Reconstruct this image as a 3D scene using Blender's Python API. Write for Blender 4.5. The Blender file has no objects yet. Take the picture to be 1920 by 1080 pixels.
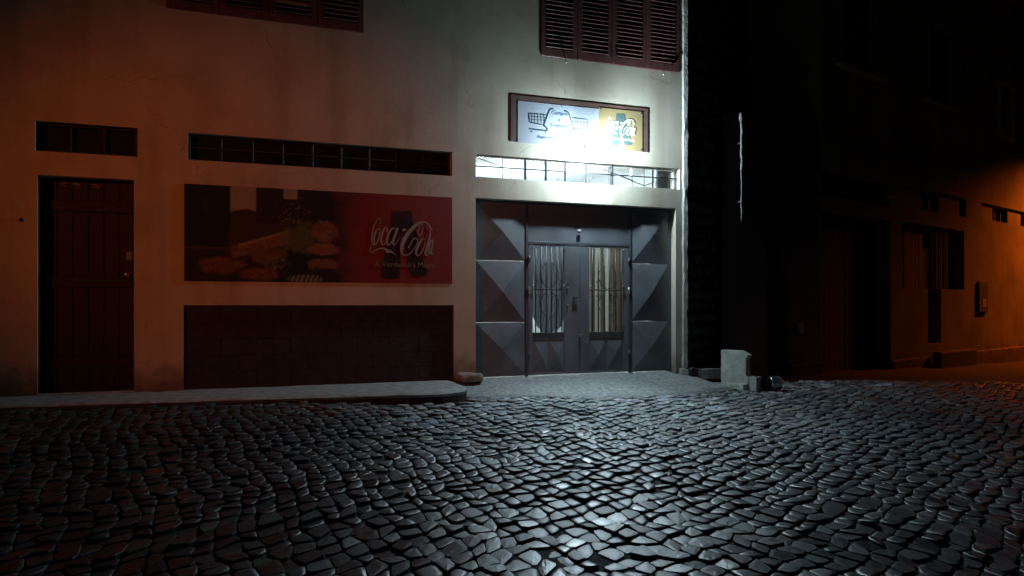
import bpy, bmesh, math, random
import numpy as np
from mathutils import Vector, Matrix, noise

# ------------------------------------------------------------------ camera, world, lights, exposure
sc = bpy.context.scene
COL = sc.collection
R = math.radians
random.seed(7)
rng = np.random.default_rng(11)

F_PX, CAM_Z = 1450.0, 1.0
cam_d = bpy.data.cameras.new('camera')
cam_d.sensor_width = 36.0
cam_d.lens = 36.0 * F_PX / 1920.0
cam_d.shift_y = 30.0 / 1920.0
cam_d.clip_start, cam_d.clip_end = 0.05, 600.0
cam = bpy.data.objects.new('camera', cam_d)
cam.location = (0, 0, CAM_Z)
cam.rotation_euler = (R(90), 0, 0)
COL.objects.link(cam)
sc.camera = cam

world = bpy.data.worlds.new('World')
sc.world = world
world.use_nodes = True
wn = world.node_tree
sky = wn.nodes.new('ShaderNodeTexSky')
sky.sky_type = 'NISHITA'
sky.sun_disc = False
sky.sun_elevation = R(-3)
sky.sun_rotation = R(200)
bg = wn.nodes['Background']
wn.links.new(sky.outputs[0], bg.inputs[0])
bg.inputs[1].default_value = 0.05

BULB_STRENGTH = 2600.0            # white bulb on the shop wall
BULB_SPOT = 540.0                # watts of the extra spot added at the bulb, aimed down the street
BULB_COL = (0.70, 0.93, 1.06)
SODIUM_COL = (1.0, 0.165, 0.006)
SODIUM_LEFT, SODIUM_RIGHT = 3900.0, 2600.0
TUBE_STRENGTH = 170.0

sc.view_settings.view_transform = 'Standard'
sc.view_settings.look = 'None'
sc.view_settings.exposure = 0.0
sc.view_settings.gamma = 1.0
sc.cycles.use_denoising = True
sc.cycles.max_bounces = 6

# ------------------------------------------------------------------ helpers
A1, P1 = math.atan2(0.36148, 0.93238), Vector((-0.4807, 10.25, 0))     # shop facade: x along it, y into it
A2, P2 = math.atan2(0.64455, 0.76457), Vector((3.4614, 11.95, 0))      # dark facade on the right
M1 = Matrix.Translation(P1) @ Matrix.Rotation(A1, 4, 'Z')
M2 = Matrix.Translation(P2) @ Matrix.Rotation(A2, 4, 'Z')
def W1(u, y, z): return M1 @ Vector((u, y, z))
def W2(u, y, z): return M2 @ Vector((u, y, z))

def tag(o, label, cat, group=None, kind=None):
    if label: o['label'] = label
    if cat: o['category'] = cat
    if group: o['group'] = group
    if kind: o['kind'] = kind
    return o
def empty(name, loc, rz=0, label=None, cat=None, group=None):
    o = bpy.data.objects.new(name, None)
    o.empty_display_size = 0.1
    COL.objects.link(o)
    o.location = loc
    o.rotation_euler = (0, 0, rz)
    return tag(o, label, cat, group)
def link(name, me, mat, parent=None, loc=None, rot=None):
    o = bpy.data.objects.new(name, me)
    if mat is not None:
        me.materials.clear(); me.materials.append(mat)
    COL.objects.link(o)
    if parent: o.parent = parent
    if loc is not None: o.location = loc
    if rot is not None: o.rotation_euler = rot
    return o
def from_bm(name, bm, mat, parent=None, smooth=False, loc=None, rot=None):
    me = bpy.data.meshes.new(name)
    bmesh.ops.recalc_face_normals(bm, faces=bm.faces)
    if smooth:
        for f in bm.faces: f.smooth = True
    bm.to_mesh(me); bm.free()
    return link(name, me, mat, parent, loc, rot)
def from_py(name, v, f, mat, parent=None, smooth=False, loc=None, rot=None):
    me = bpy.data.meshes.new(name)
    me.from_pydata([tuple(p) for p in v], [], f)
    if smooth: me.polygons.foreach_set('use_smooth', [True]*len(me.polygons))
    me.update()
    return link(name, me, mat, parent, loc, rot)
def bbox(bm, x0, x1, y0, y1, z0, z1, bev=0.0):
    r = bmesh.ops.create_cube(bm, size=1.0)
    vs = r['verts']
    for v in vs:
        v.co = Vector(((x0+x1)/2+v.co.x*(x1-x0), (y0+y1)/2+v.co.y*(y1-y0), (z0+z1)/2+v.co.z*(z1-z0)))
    if bev > 0:
        es = list({e for v in vs for e in v.link_edges})
        bmesh.ops.bevel(bm, geom=es, offset=bev, segments=1, affect='EDGES', profile=0.5)
def box(name, x0, x1, y0, y1, z0, z1, mat, parent=None, bev=0.004, loc=None, rot=None):
    bm = bmesh.new(); bbox(bm, x0, x1, y0, y1, z0, z1, bev)
    return from_bm(name, bm, mat, parent, loc=loc, rot=rot)
def tube(name, pts, rad, mat, parent=None, seg=6):
    pts = [Vector(p) for p in pts]
    v, f = [], []
    n = len(pts)
    for i, p in enumerate(pts):
        d = (pts[min(i+1, n-1)] - pts[max(i-1, 0)]).normalized()
        up = Vector((0, 0, 1)) if abs(d.z) < 0.9 else Vector((0, 1, 0))
        a = d.cross(up).normalized(); b = d.cross(a).normalized()
        r = rad[i] if isinstance(rad, (list, tuple)) else rad
        for k in range(seg):
            t = 2*math.pi*k/seg
            v.append(p + a*(r*math.cos(t)) + b*(r*math.sin(t)))
    for i in range(n-1):
        for k in range(seg):
            k2 = (k+1) % seg
            f.append((i*seg+k, i*seg+k2, (i+1)*seg+k2, (i+1)*seg+k))
    f.append(tuple(range(seg))[::-1]); f.append(tuple((n-1)*seg+k for k in range(seg)))
    return from_py(name, v, f, mat, parent, smooth=True)
def lathe(name, prof, mat, parent=None, seg=20, loc=None, rot=None, smooth=True):
    v, f = [], []
    n = len(prof)
    for (r, z) in prof:
        for k in range(seg):
            t = 2*math.pi*k/seg
            v.append((r*math.cos(t), r*math.sin(t), z))
    for i in range(n-1):
        for k in range(seg):
            k2 = (k+1) % seg
            f.append((i*seg+k, i*seg+k2, (i+1)*seg+k2, (i+1)*seg+k))
    f.append(tuple(range(seg))[::-1]); f.append(tuple((n-1)*seg+k for k in range(seg)))
    return from_py(name, v, f, mat, parent, smooth, loc, rot)
def rough_block(name, dims, mat, parent=None, seed=0, cuts=5, amp=0.02, rnd=0.0, loc=None, rot=None, shape=None):
    bm = bmesh.new()
    bmesh.ops.create_cube(bm, size=1.0)
    bmesh.ops.subdivide_edges(bm, edges=bm.edges[:], cuts=cuts, use_grid_fill=True)
    off = Vector((seed*7.3, seed*3.1, seed*1.7))
    for v in bm.verts:
        c = v.co.copy()
        if rnd > 0:
            s = c.normalized()*0.56
            c = c.lerp(s, rnd)
        p = Vector((c.x*dims[0], c.y*dims[1], (c.z+0.5)*dims[2]))
        if shape: p = shape(p)
        n = noise.noise_vector(p*6.0+off)*amp + noise.noise_vector(p*17.0+off)*amp*0.45
        v.co = p + n
    return from_bm(name, bm, mat, parent, smooth=rnd > 0.2, loc=loc, rot=rot)
def wall(name, u0, u1, z0, z1, holes, mat, parent=None, th=0.25, maxd=None):
    us = sorted(set([u0, u1] + [h[0] for h in holes] + [h[1] for h in holes]))
    zs = sorted(set([z0, z1] + [h[2] for h in holes] + [h[3] for h in holes]))
    solid = lambda i, j: (0 <= i < len(us)-1 and 0 <= j < len(zs)-1 and not any(
        h[0]-1e-6 <= us[i] and us[i+1] <= h[1]+1e-6 and h[2]-1e-6 <= zs[j] and zs[j+1] <= h[3]+1e-6 for h in holes))
    v, f, idx = [], [], {}
    def P(i, j, b):
        k = (i, j, b)
        if k not in idx:
            idx[k] = len(v); v.append((us[i], th if b else 0.0, zs[j]))
        return idx[k]
    for i in range(len(us)-1):
        for j in range(len(zs)-1):
            if not solid(i, j): continue
            f.append((P(i,j,0), P(i+1,j,0), P(i+1,j+1,0), P(i,j+1,0)))
            f.append((P(i,j,1), P(i,j+1,1), P(i+1,j+1,1), P(i+1,j,1)))
            if not solid(i-1, j): f.append((P(i,j,0), P(i,j+1,0), P(i,j+1,1), P(i,j,1)))
            if not solid(i+1, j): f.append((P(i+1,j,0), P(i+1,j,1), P(i+1,j+1,1), P(i+1,j+1,0)))
            if not solid(i, j-1): f.append((P(i,j,0), P(i,j,1), P(i+1,j,1), P(i+1,j,0)))
            if not solid(i, j+1): f.append((P(i,j+1,0), P(i+1,j+1,0), P(i+1,j+1,1), P(i,j+1,1)))
    return from_py(name, v, f, mat, parent)
def text_mesh(s, size, name, mat, parent, loc, rot=(math.pi/2, 0, 0), shear=0.0, align='CENTER', ext=0.0008):
    c = bpy.data.curves.new('txt', 'FONT')
    c.body = s; c.size = size; c.shear = shear; c.align_x = align; c.extrude = ext
    o = bpy.data.objects.new('txt', c)
    COL.objects.link(o)
    dg = bpy.context.evaluated_depsgraph_get()
    me = bpy.data.meshes.new_from_object(o.evaluated_get(dg))
    bpy.data.objects.remove(o); bpy.data.curves.remove(c)
    o = link(name, me, mat, parent, loc, rot); o['kind'] = 'stuff'
    return o
def catmull(p, n=8):
    p = [np.array(q, float) for q in p]
    out = []
    q = [2*p[0]-p[1]] + p + [2*p[-1]-p[-2]]
    for i in range(1, len(q)-2):
        for k in range(n):
            t = k/n
            out.append(0.5*((2*q[i]) + (-q[i-1]+q[i+1])*t + (2*q[i-1]-5*q[i]+4*q[i+1]-q[i+2])*t*t + (-q[i-1]+3*q[i]-3*q[i+1]+q[i+2])*t**3))
    out.append(p[-1])
    return out
def ribbons(strokes, fx, y, name, mat, parent, th=0.0015):
    """strokes: lists of (x, y, width); fx maps print space to local (u, z)"""
    v, f = [], []
    for s in strokes:
        c = catmull(s)
        b = len(v)
        for i, q in enumerate(c):
            d = c[min(i+1, len(c)-1)][:2] - c[max(i-1, 0)][:2]
            d = d/(np.linalg.norm(d)+1e-9)
            nx, ny = -d[1], d[0]
            w = q[2]/2
            for sg in (1, -1):
                u, z = fx(q[0]+nx*w*sg, q[1]+ny*w*sg)
                v.append((u, y, z)); v.append((u, y+th, z))
        for i in range(len(c)-1):
            o = b+4*i
            f.append((o, o+2, o+6, o+4)); f.append((o+1, o+5, o+7, o+3))
            f.append((o, o+4, o+5, o+1)); f.append((o+2, o+3, o+7, o+6))
    return from_py(name, v, f, mat, parent)
def flat_poly(name, pts, fx, y, mat, parent, th=0.0015):
    bm = bmesh.new()
    vs = [bm.verts.new((fx(*p)[0], y, fx(*p)[1])) for p in pts]
    fc = bm.faces.new(vs)
    r = bmesh.ops.extrude_face_region(bm, geom=[fc])
    for e in r['geom']:
        if isinstance(e, bmesh.types.BMVert): e.co.y += th
    return from_bm(name, bm, mat, parent)

# ------------------------------------------------------------------ materials
def mat(name, col, rough=0.8, var=0.25, scale=6.0, bump=0.0, bscale=40.0, metal=0.0, spec=0.5, col2=None, fine=0.0, emit=None, attr=None, detail=6.0):
    m = bpy.data.materials.new(name)
    m.use_nodes = True
    nt = m.node_tree; L = nt.links
    p = nt.nodes['Principled BSDF']
    p.inputs['Roughness'].default_value = rough
    p.inputs['Metallic'].default_value = metal
    p.inputs['Specular IOR Level'].default_value = spec
    tc = nt.nodes.new('ShaderNodeTexCoord')
    n1 = nt.nodes.new('ShaderNodeTexNoise')
    n1.inputs['Scale'].default_value = scale; n1.inputs['Detail'].default_value = detail
    L.new(tc.outputs['Object'], n1.inputs['Vector'])
    rmp = nt.nodes.new('ShaderNodeValToRGB')
    c2 = col2 or tuple(c*(1-var) for c in col)
    rmp.color_ramp.elements[0].position = 0.32; rmp.color_ramp.elements[0].color = (*c2, 1)
    rmp.color_ramp.elements[1].position = 0.68; rmp.color_ramp.elements[1].color = (*col, 1)
    L.new(n1.outputs['Fac'], rmp.inputs['Fac'])
    out = rmp.outputs['Color']
    if attr:
        a = nt.nodes.new('ShaderNodeAttribute'); a.attribute_name = attr
        mx = nt.nodes.new('ShaderNodeMix'); mx.data_type = 'RGBA'; mx.blend_type = 'MULTIPLY'
        mx.inputs['Factor'].default_value = 1.0
        L.new(out, mx.inputs['A']); L.new(a.outputs['Color'], mx.inputs['B'])
        out = mx.outputs['Result']
    L.new(out, p.inputs['Base Color'])
    if fine > 0:
        n3 = nt.nodes.new('ShaderNodeTexNoise'); n3.inputs['Scale'].default_value = scale*2.3
        L.new(tc.outputs['Object'], n3.inputs['Vector'])
        mr = nt.nodes.new('ShaderNodeMapRange')
        mr.inputs['To Min'].default_value = rough-fine; mr.inputs['To Max'].default_value = rough+fine
        L.new(n3.outputs['Fac'], mr.inputs['Value']); L.new(mr.outputs['Result'], p.inputs['Roughness'])
    if bump > 0:
        n2 = nt.nodes.new('ShaderNodeTexNoise'); n2.inputs['Scale'].default_value = bscale; n2.inputs['Detail'].default_value = 8.0
        L.new(tc.outputs['Object'], n2.inputs['Vector'])
        b = nt.nodes.new('ShaderNodeBump'); b.inputs['Strength'].default_value = 1.0; b.inputs['Distance'].default_value = bump
        L.new(n2.outputs['Fac'], b.inputs['Height']); L.new(b.outputs['Normal'], p.inputs['Normal'])
    if emit:
        p.inputs['Emission Color'].default_value = (*emit[0], 1); p.inputs['Emission Strength'].default_value = emit[1]
    return m
PLASTER = mat('cream_plaster', (0.60, 0.53, 0.42), 0.9, 0.14, 2.2, 0.0014, 26.0)
def age_plaster(m, base_z=0.0):
    nt = m.node_tree; L = nt.links; p = nt.nodes['Principled BSDF']
    src = p.inputs['Base Color'].links[0].from_socket
    tc = nt.nodes.new('ShaderNodeTexCoord')
    def mul(src, fac, col):
        mx = nt.nodes.new('ShaderNodeMix'); mx.data_type = 'RGBA'; mx.blend_type = 'MULTIPLY'
        L.new(fac, mx.inputs['Factor']); L.new(src, mx.inputs['A']); mx.inputs['B'].default_value = (*col, 1)
        return mx.outputs['Result']
    def nz(scale, vec, lo, hi, detail=5.0):
        mp = nt.nodes.new('ShaderNodeMapping'); mp.inputs['Scale'].default_value = vec
        L.new(tc.outputs['Object'], mp.inputs['Vector'])
        n = nt.nodes.new('ShaderNodeTexNoise'); n.inputs['Scale'].default_value = scale; n.inputs['Detail'].default_value = detail
        L.new(mp.outputs[0], n.inputs['Vector'])
        r = nt.nodes.new('ShaderNodeMapRange'); r.inputs['From Min'].default_value = lo; r.inputs['From Max'].default_value = hi
        L.new(n.outputs['Fac'], r.inputs['Value'])
        return r.outputs['Result']
    src = mul(src, nz(3.0, (1, 1, 0.12), 0.50, 0.78), (0.72, 0.66, 0.58))       # run-off streaks
    src = mul(src, nz(1.3, (1, 1, 1), 0.52, 0.72), (0.80, 0.76, 0.70))          # patches of old paint
    src = mul(src, nz(38.0, (1, 1, 1), 0.66, 0.74, 2.0), (0.62, 0.58, 0.54))    # specks and chips
    nd = nt.nodes.new('ShaderNodeTexNoise'); nd.inputs['Scale'].default_value = 3.5; nd.inputs['Detail'].default_value = 6.0
    L.new(tc.outputs['Object'], nd.inputs['Vector'])
    va = nt.nodes.new('ShaderNodeMix'); va.data_type = 'RGBA'; va.blend_type = 'ADD'; va.inputs['Factor'].default_value = 0.45
    L.new(tc.outputs['Object'], va.inputs['A']); L.new(nd.outputs['Color'], va.inputs['B'])
    vo = nt.nodes.new('ShaderNodeTexVoronoi'); vo.feature = 'DISTANCE_TO_EDGE'; vo.inputs['Scale'].default_value = 0.55
    L.new(va.outputs['Result'], vo.inputs['Vector'])
    vr = nt.nodes.new('ShaderNodeMapRange'); vr.inputs['From Min'].default_value = 0.006; vr.inputs['From Max'].default_value = 0.001
    L.new(vo.outputs['Distance'], vr.inputs['Value'])
    vm = nt.nodes.new('ShaderNodeMath'); vm.operation = 'MULTIPLY'
    L.new(vr.outputs['Result'], vm.inputs[0]); L.new(nz(0.9, (1, 1, 1), 0.48, 0.60), vm.inputs[1])
    src = mul(src, vm.outputs[0], (0.72, 0.68, 0.64))                           # hairline cracks here and there
    sx = nt.nodes.new('ShaderNodeSeparateXYZ'); L.new(tc.outputs['Object'], sx.inputs[0])
    n = nt.nodes.new('ShaderNodeTexNoise'); n.inputs['Scale'].default_value = 5.0; L.new(tc.outputs['Object'], n.inputs['Vector'])
    a = nt.nodes.new('ShaderNodeMath'); a.operation = 'MULTIPLY_ADD'; a.inputs[1].default_value = -0.55; L.new(n.outputs['Fac'], a.inputs[0]); L.new(sx.outputs['Z'], a.inputs[2])
    r = nt.nodes.new('ShaderNodeMapRange'); r.inputs['From Min'].default_value = base_z+0.10; r.inputs['From Max'].default_value = base_z-0.22
    L.new(a.outputs[0], r.inputs['Value'])
    src = mul(src, r.outputs['Result'], (0.42, 0.36, 0.30))                     # splash dirt above the pavement
    L.new(src, p.inputs['Base Color'])
age_plaster(PLASTER)
PLASTER_RAW = mat('raw_plaster', (0.55, 0.52, 0.47), 0.95, 0.4, 9.0, 0.012, 26.0)
SIDE_STONE = mat('dark_basalt_rubble', (0.11, 0.095, 0.10), 0.9, 0.5, 5.0, 0.01, 20.0)
MORTAR = mat('dark_mortar', (0.03, 0.028, 0.027), 0.95, 0.4, 5.0, 0.01, 20.0)
DADO = mat('dark_brown_paint', (0.040, 0.030, 0.027), 0.85, 0.5, 11.0, 0.006, 40.0)
DOORWOOD = mat('dark_door_wood', (0.026, 0.010, 0.008), 0.55, 0.4, 3.0, 0.002, 30.0)
SHUTTER = mat('dark_red_shutter_paint', (0.19, 0.078, 0.078), 0.42, 0.3, 7.0, 0.001, 60.0)
SLAT_GLINT = mat('painted_slat_glint', (0.62, 0.58, 0.55), 0.6, 0.2, 9.0)  # glint of lamp light on one slat, painted as a pale colour
VOID = mat('unlit_interior', (0.012, 0.012, 0.013), 0.9, 0.3, 3.0)
DARKGLASS = mat('dusty_dark_glass', (0.022, 0.025, 0.030), 0.25, 0.5, 3.0, 0.0015, 9.0)
FRAME_DARK = mat('dark_window_metal', (0.045, 0.042, 0.045), 0.55, 0.3, 12.0)
GATE = mat('grey_painted_sheet_steel', (0.190, 0.200, 0.222), 0.55, 0.36, 3.5, 0.0012, 30.0, fine=0.12)
GATE_DARK = mat('dark_grey_painted_steel', (0.09, 0.10, 0.12), 0.5, 0.3, 6.0, 0.001, 40.0)
GRILLE = mat('black_wrought_iron', (0.03, 0.03, 0.033), 0.42, 0.3, 10.0)
STEEL = mat('bright_worn_steel', (0.6, 0.6, 0.62), 0.3, 0.25, 14.0, metal=0.8)
BARWHITE = mat('white_painted_window_bars', (0.45, 0.46, 0.47), 0.6, 0.3, 14.0)
ROOMWHITE = mat('white_shop_interior_paint', (0.78, 0.80, 0.80), 0.9, 0.06, 2.0)
BOARD = mat('brown_sign_board', (0.125, 0.068, 0.052), 0.75, 0.3, 9.0, 0.001, 40.0)
SIGNWHITE = mat('white_sign_print', (0.40, 0.42, 0.47), 0.5, 0.08, 3.0)
SIGNGOLD = mat('gold_sign_print', (0.30, 0.22, 0.105), 0.5, 0.12, 3.0)
INK_GREEN = mat('dark_green_ink', (0.02, 0.05, 0.06), 0.5, 0.1)
INK_BLUE = mat('faded_blue_ink', (0.10, 0.16, 0.26), 0.5, 0.1)
BOTTLE_INK = mat('bottle_green_ink', (0.07, 0.12, 0.11), 0.5, 0.2)
BOTTLE_DARK = mat('bottle_brown_ink', (0.035, 0.012, 0.01), 0.5, 0.3)
WHITE_INK = mat('white_lettering_ink', (0.80, 0.80, 0.80), 0.5, 0.03)
POSTER = mat('printed_vinyl', (1, 1, 1), 0.5, 0.12, 14.0, attr='print')
CONC = mat('worn_concrete', (0.42, 0.42, 0.40), 0.9, 0.45, 9.0, 0.008, 36.0)
APRON = mat('pale_trodden_concrete', (0.40, 0.41, 0.40), 0.88, 0.5, 20.0, 0.012, 45.0)
PALE_CONC = mat('pale_broken_concrete', (0.56, 0.57, 0.50), 0.9, 0.35, 9.0, 0.008, 26.0)
LUMP = mat('brownish_rough_concrete', (0.34, 0.28, 0.22), 0.95, 0.45, 7.0, 0.012, 22.0)
BLACKSTONE = mat('black_stone', (0.02, 0.02, 0.022), 0.6, 0.3, 9.0, 0.006, 22.0)
ROADBED = mat('dark_joint_earth', (0.030, 0.026, 0.023), 0.95, 0.5, 6.0, 0.01, 30.0)
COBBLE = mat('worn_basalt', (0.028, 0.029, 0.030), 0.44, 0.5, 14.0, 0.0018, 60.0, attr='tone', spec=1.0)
pa_ = COBBLE.node_tree.nodes.new('ShaderNodeAttribute'); pa_.attribute_name = 'wear'
COBBLE.node_tree.links.new(pa_.outputs['Fac'], COBBLE.node_tree.nodes['Principled BSDF'].inputs['Roughness'])
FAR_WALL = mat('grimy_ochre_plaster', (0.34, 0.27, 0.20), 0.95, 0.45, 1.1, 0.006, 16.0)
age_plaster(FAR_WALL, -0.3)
FAR_LOW = mat('dark_render', (0.10, 0.085, 0.075), 0.95, 0.4, 1.4, 0.008, 14.0)  # even dark tone, darker than the ochre wall
FAR_WOOD = mat('weathered_brown_wood', (0.13, 0.075, 0.05), 0.8, 0.5, 5.0, 0.003, 30.0)
FAR_TRIM = mat('pale_window_surround', (0.55, 0.48, 0.40), 0.9, 0.25, 6.0, 0.004, 24.0)
PALEPIPE = mat('flaking_white_pipe', (0.30, 0.29, 0.28), 0.7, 0.6, 16.0, 0.004, 30.0)
TIN_DARK = mat('black_tin_coating', (0.02, 0.019, 0.02), 0.4, 0.3, 8.0)
TIN = mat('bare_tinplate', (0.50, 0.55, 0.60), 0.32, 0.3, 10.0, metal=0.9)
PAPER = mat('white_paper', (0.75, 0.76, 0.80), 0.8, 0.06)
POLE = mat('galvanised_pole', (0.25, 0.25, 0.26), 0.5, 0.2, 8.0, metal=0.6)
BULB = mat('lit_led_bulb', (0.9, 0.9, 0.9), 0.4, 0.0, emit=(BULB_COL, BULB_STRENGTH))
TUBE = mat('lit_fluorescent_tube', (0.9, 0.9, 0.9), 0.4, 0.0, emit=((0.86, 0.97, 1.0), TUBE_STRENGTH))
SODIUM = mat('lit_sodium_lens', (0.9, 0.7, 0.4), 0.4, 0.0, emit=(SODIUM_COL, 0.6))
def cloth(name, col, trans):
    m = mat(name, col, 0.9, 0.3, 5.0)
    nt = m.node_tree
    p = nt.nodes['Principled BSDF']
    tr = nt.nodes.new('ShaderNodeBsdfTranslucent'); tr.inputs[0].default_value = (*col, 1)
    mx = nt.nodes.new('ShaderNodeMixShader'); mx.inputs[0].default_value = trans
    o = nt.nodes['Material Output']
    nt.links.new(p.outputs[0], mx.inputs[1]); nt.links.new(tr.outputs[0], mx.inputs[2]); nt.links.new(mx.outputs[0], o.inputs[0])
    return m
CURT_GREY = cloth('thick_grey_cloth', (0.19, 0.20, 0.22), 0.45)
CURT_CREAM = cloth('cream_cloth', (0.50, 0.47, 0.40), 0.5)
CURT_BROWN = cloth('brown_cloth', (0.16, 0.125, 0.095), 0.45)
def glass(name):
    m = bpy.data.materials.new(name); m.use_nodes = True
    nt = m.node_tree; nt.nodes.remove(nt.nodes['Principled BSDF'])
    t = nt.nodes.new('ShaderNodeBsdfTransparent'); t.inputs[0].default_value = (0.86, 0.89, 0.9, 1)
    g = nt.nodes.new('ShaderNodeBsdfGlossy'); g.inputs['Roughness'].default_value = 0.12
    fr = nt.nodes.new('ShaderNodeFresnel'); fr.inputs[0].default_value = 1.45
    mx = nt.nodes.new('ShaderNodeMixShader')
    nt.links.new(fr.outputs[0], mx.inputs[0]); nt.links.new(t.outputs[0], mx.inputs[1]); nt.links.new(g.outputs[0], mx.inputs[2])
    nt.links.new(mx.outputs[0], nt.nodes['Material Output'].inputs[0])
    return m
GLASS = glass('dusty_window_glass')

# ------------------------------------------------------------------ ground
def gz(X, Y):
    X = np.clip(X, -14, 24); Y = np.clip(Y, -6, 26)
    z = -0.55 - 0.0373*X + 0.0405*Y - 0.03*np.maximum(0, X-5)
    z = z + 0.010*np.sin(1.9*X+0.7*Y+0.5) + 0.009*np.sin(-1.3*X+2.3*Y) + 0.006*np.sin(3.7*X+3.1*Y+2.0)
    ex, ey = X-P1.x, Y-P1.y
    uu = ex*math.cos(A1)+ey*math.sin(A1); vv = ex*math.sin(A1)-ey*math.cos(A1)
    z = z + 0.055*np.exp(-np.maximum(vv-1.0, 0)/0.8)/(1+np.exp((uu+0.3)*4))*np.clip((uu+5.6)/2.2, 0, 1)
    return z
ax = np.concatenate([np.linspace(-220, -16, 14)[:-1], np.arange(-16, 26.1, 0.4), np.linspace(26, 220, 14)[1:]])
ay = np.concatenate([np.linspace(-200, -8, 12)[:-1], np.arange(-8, 28.1, 0.4), np.linspace(28, 240, 14)[1:]])
gx, gy = np.meshgrid(ax, ay, indexing='ij')
gv = np.stack([gx, gy, gz(gx, gy)-0.015], -1).reshape(-1, 3)
ny = len(ay)
gf = [(i*ny+j, (i+1)*ny+j, (i+1)*ny+j+1, i*ny+j+1) for i in range(len(ax)-1) for j in range(ny-1)]
road = from_py('road', gv, gf, ROADBED, smooth=True)
road['kind'] = 'structure'
road['label'] = 'cobbled street of dark basalt setts'

KERB = [(-12.0, 0.45), (-9.0, 0.55), (-6.5, 0.68), (-4.75, 0.79), (-3.2, 0.93), (-1.6, 1.10), (-1.05, 1.20), (-0.80, 1.20), (-0.60, 1.12), (-0.46, 0.98), (-0.38, 0.78)]
APR = [(-0.9, 0.60), (-0.45, 0.66), (-0.02, 0.74), (0.6, 0.86), (1.5, 0.95), (2.3, 0.93), (3.0, 0.80), (3.6, 0.62), (4.1, 0.42), (4.7, 0.16), (5.2, -0.1)]
def interp(tab, u):
    return np.interp(u, [t[0] for t in tab], [t[1] for t in tab])

# cobbles: irregular quads from a jittered lattice turned against the street
SP = 0.126
th = R(37)
ct, st = math.cos(th), math.sin(th)
N = 300
ii, jj = np.meshgrid(np.arange(-N, N), np.arange(-N, N), indexing='ij')
def lattice(a, b):
    x = a*SP*1.04; y = b*SP*0.98
    x = x + 0.05*np.sin(y*1.7+0.4) + 0.03*np.sin(y*4.1); y = y + 0.05*np.sin(x*1.5+1.1)
    return x, y
lx, ly = lattice(ii.astype(float), jj.astype(float))
lx = lx + rng.uniform(-0.037, 0.037, lx.shape); ly = ly + rng.uniform(-0.037, 0.037, ly.shape)
wx = (lx*ct - ly*st)*0.84 + 2.0; wy = (lx*st + ly*ct)*1.28 + 9.0
Q = np.stack([np.stack([wx[:-1,:-1], wy[:-1,:-1]], -1), np.stack([wx[1:,:-1], wy[1:,:-1]], -1),
              np.stack([wx[1:,1:], wy[1:,1:]], -1), np.stack([wx[:-1,1:], wy[:-1,1:]], -1)], 2).reshape(-1, 4, 2)
cen = Q.mean(1)
X, Y = cen[:,0], cen[:,1]
dx, dy = X-P1.x, Y-P1.y
u1 = dx*math.cos(A1)+dy*math.sin(A1); v1 = dx*math.sin(A1)-dy*math.cos(A1)
d2x, d2y = X-P2.x, Y-P2.y
u2 = d2x*math.cos(A2)+d2y*math.sin(A2); v2 = d2x*math.sin(A2)-d2y*math.cos(A2)
lim = np.where(u1 < -0.38, interp(KERB, u1)+0.05, interp(APR, u1)-0.02)
keep = (v1 > lim) & ((v2 > 0.06) | (u2 < -0.2)) & (Y > 2.2) & (np.abs(X) < 0.72*Y+1.8) & (Y < 24) & (u1 < 14)
Q = Q[keep]; cen = cen[keep]
n = len(Q)
d = Q - cen[:,None,:]
shr = rng.uniform(0.90, 0.965, (n,1,1))
d = d*shr
ring = []
for k in range(4):
    a, b, c = d[:,k-1], d[:,k], d[:,(k+1)%4]
    ring.append((b + (a-b)*rng.uniform(0.08, 0.26, (n,1)))*rng.uniform(0.96, 1.04, (n,1)))
    ring.append((b + (c-b)*rng.uniform(0.08, 0.26, (n,1)))*rng.uniform(0.96, 1.04, (n,1)))
ring = np.stack(ring, 1)                                   # n,8,2
hz = rng.normal(0, 0.006, n)
tx = rng.normal(0, 0.045, n); ty = rng.normal(0, 0.045, n)
base = gz(cen[:,0], cen[:,1])
V = np.zeros((n, 33, 3))
def zat(off): return (base+hz)[:,None] + off[...,0]*tx[:,None] + off[...,1]*ty[:,None]
for lev, (s, h) in enumerate(((1.02, -0.05), (1.0, -0.006), (0.955, -0.0008), (0.55, 0.0008))):
    o = ring*s
    V[:, lev*8:lev*8+8, :2] = o + cen[:,None,:]
    V[:, lev*8:lev*8+8, 2] = zat(o) + h + (rng.normal(0, 0.0006, (n,8)) if lev > 1 else 0)
V[:, 32, :2] = cen; V[:, 32, 2] = base+hz+0.0014
quads = [(l*8+k, l*8+(k+1)%8, (l+1)*8+(k+1)%8, (l+1)*8+k) for l in range(3) for k in range(8)]
tris = [(24+k, 24+(k+1)%8, 32) for k in range(8)]
tone = np.clip(rng.normal(1.0, 0.36, (n,1)), 0.35, 2.0)*(1+rng.normal(0, 0.055, (n,1))*np.array([1.0, 0.15, -1.0]))*(1+rng.normal(0, 0.04, (n,3)))
def pool_and_sand(Xw, Yw):      # pale sand by the apron, plus the lamp's light pool painted in
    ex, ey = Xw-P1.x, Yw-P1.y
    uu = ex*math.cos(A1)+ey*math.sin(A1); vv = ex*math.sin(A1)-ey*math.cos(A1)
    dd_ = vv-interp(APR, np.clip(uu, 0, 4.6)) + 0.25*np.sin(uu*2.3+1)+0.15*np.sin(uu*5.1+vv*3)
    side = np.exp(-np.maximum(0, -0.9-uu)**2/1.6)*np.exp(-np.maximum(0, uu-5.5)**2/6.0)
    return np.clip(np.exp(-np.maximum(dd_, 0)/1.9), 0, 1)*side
pool_sand = pool_and_sand(cen[:,0], cen[:,1])
tone = tone*(1+11.0*pool_sand[:,None]*rng.uniform(0.6, 1.3, (n,1)))
wear = np.clip(rng.normal(0.44, 0.07, n) + 0.2*pool_sand, 0.34, 0.8)
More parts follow.
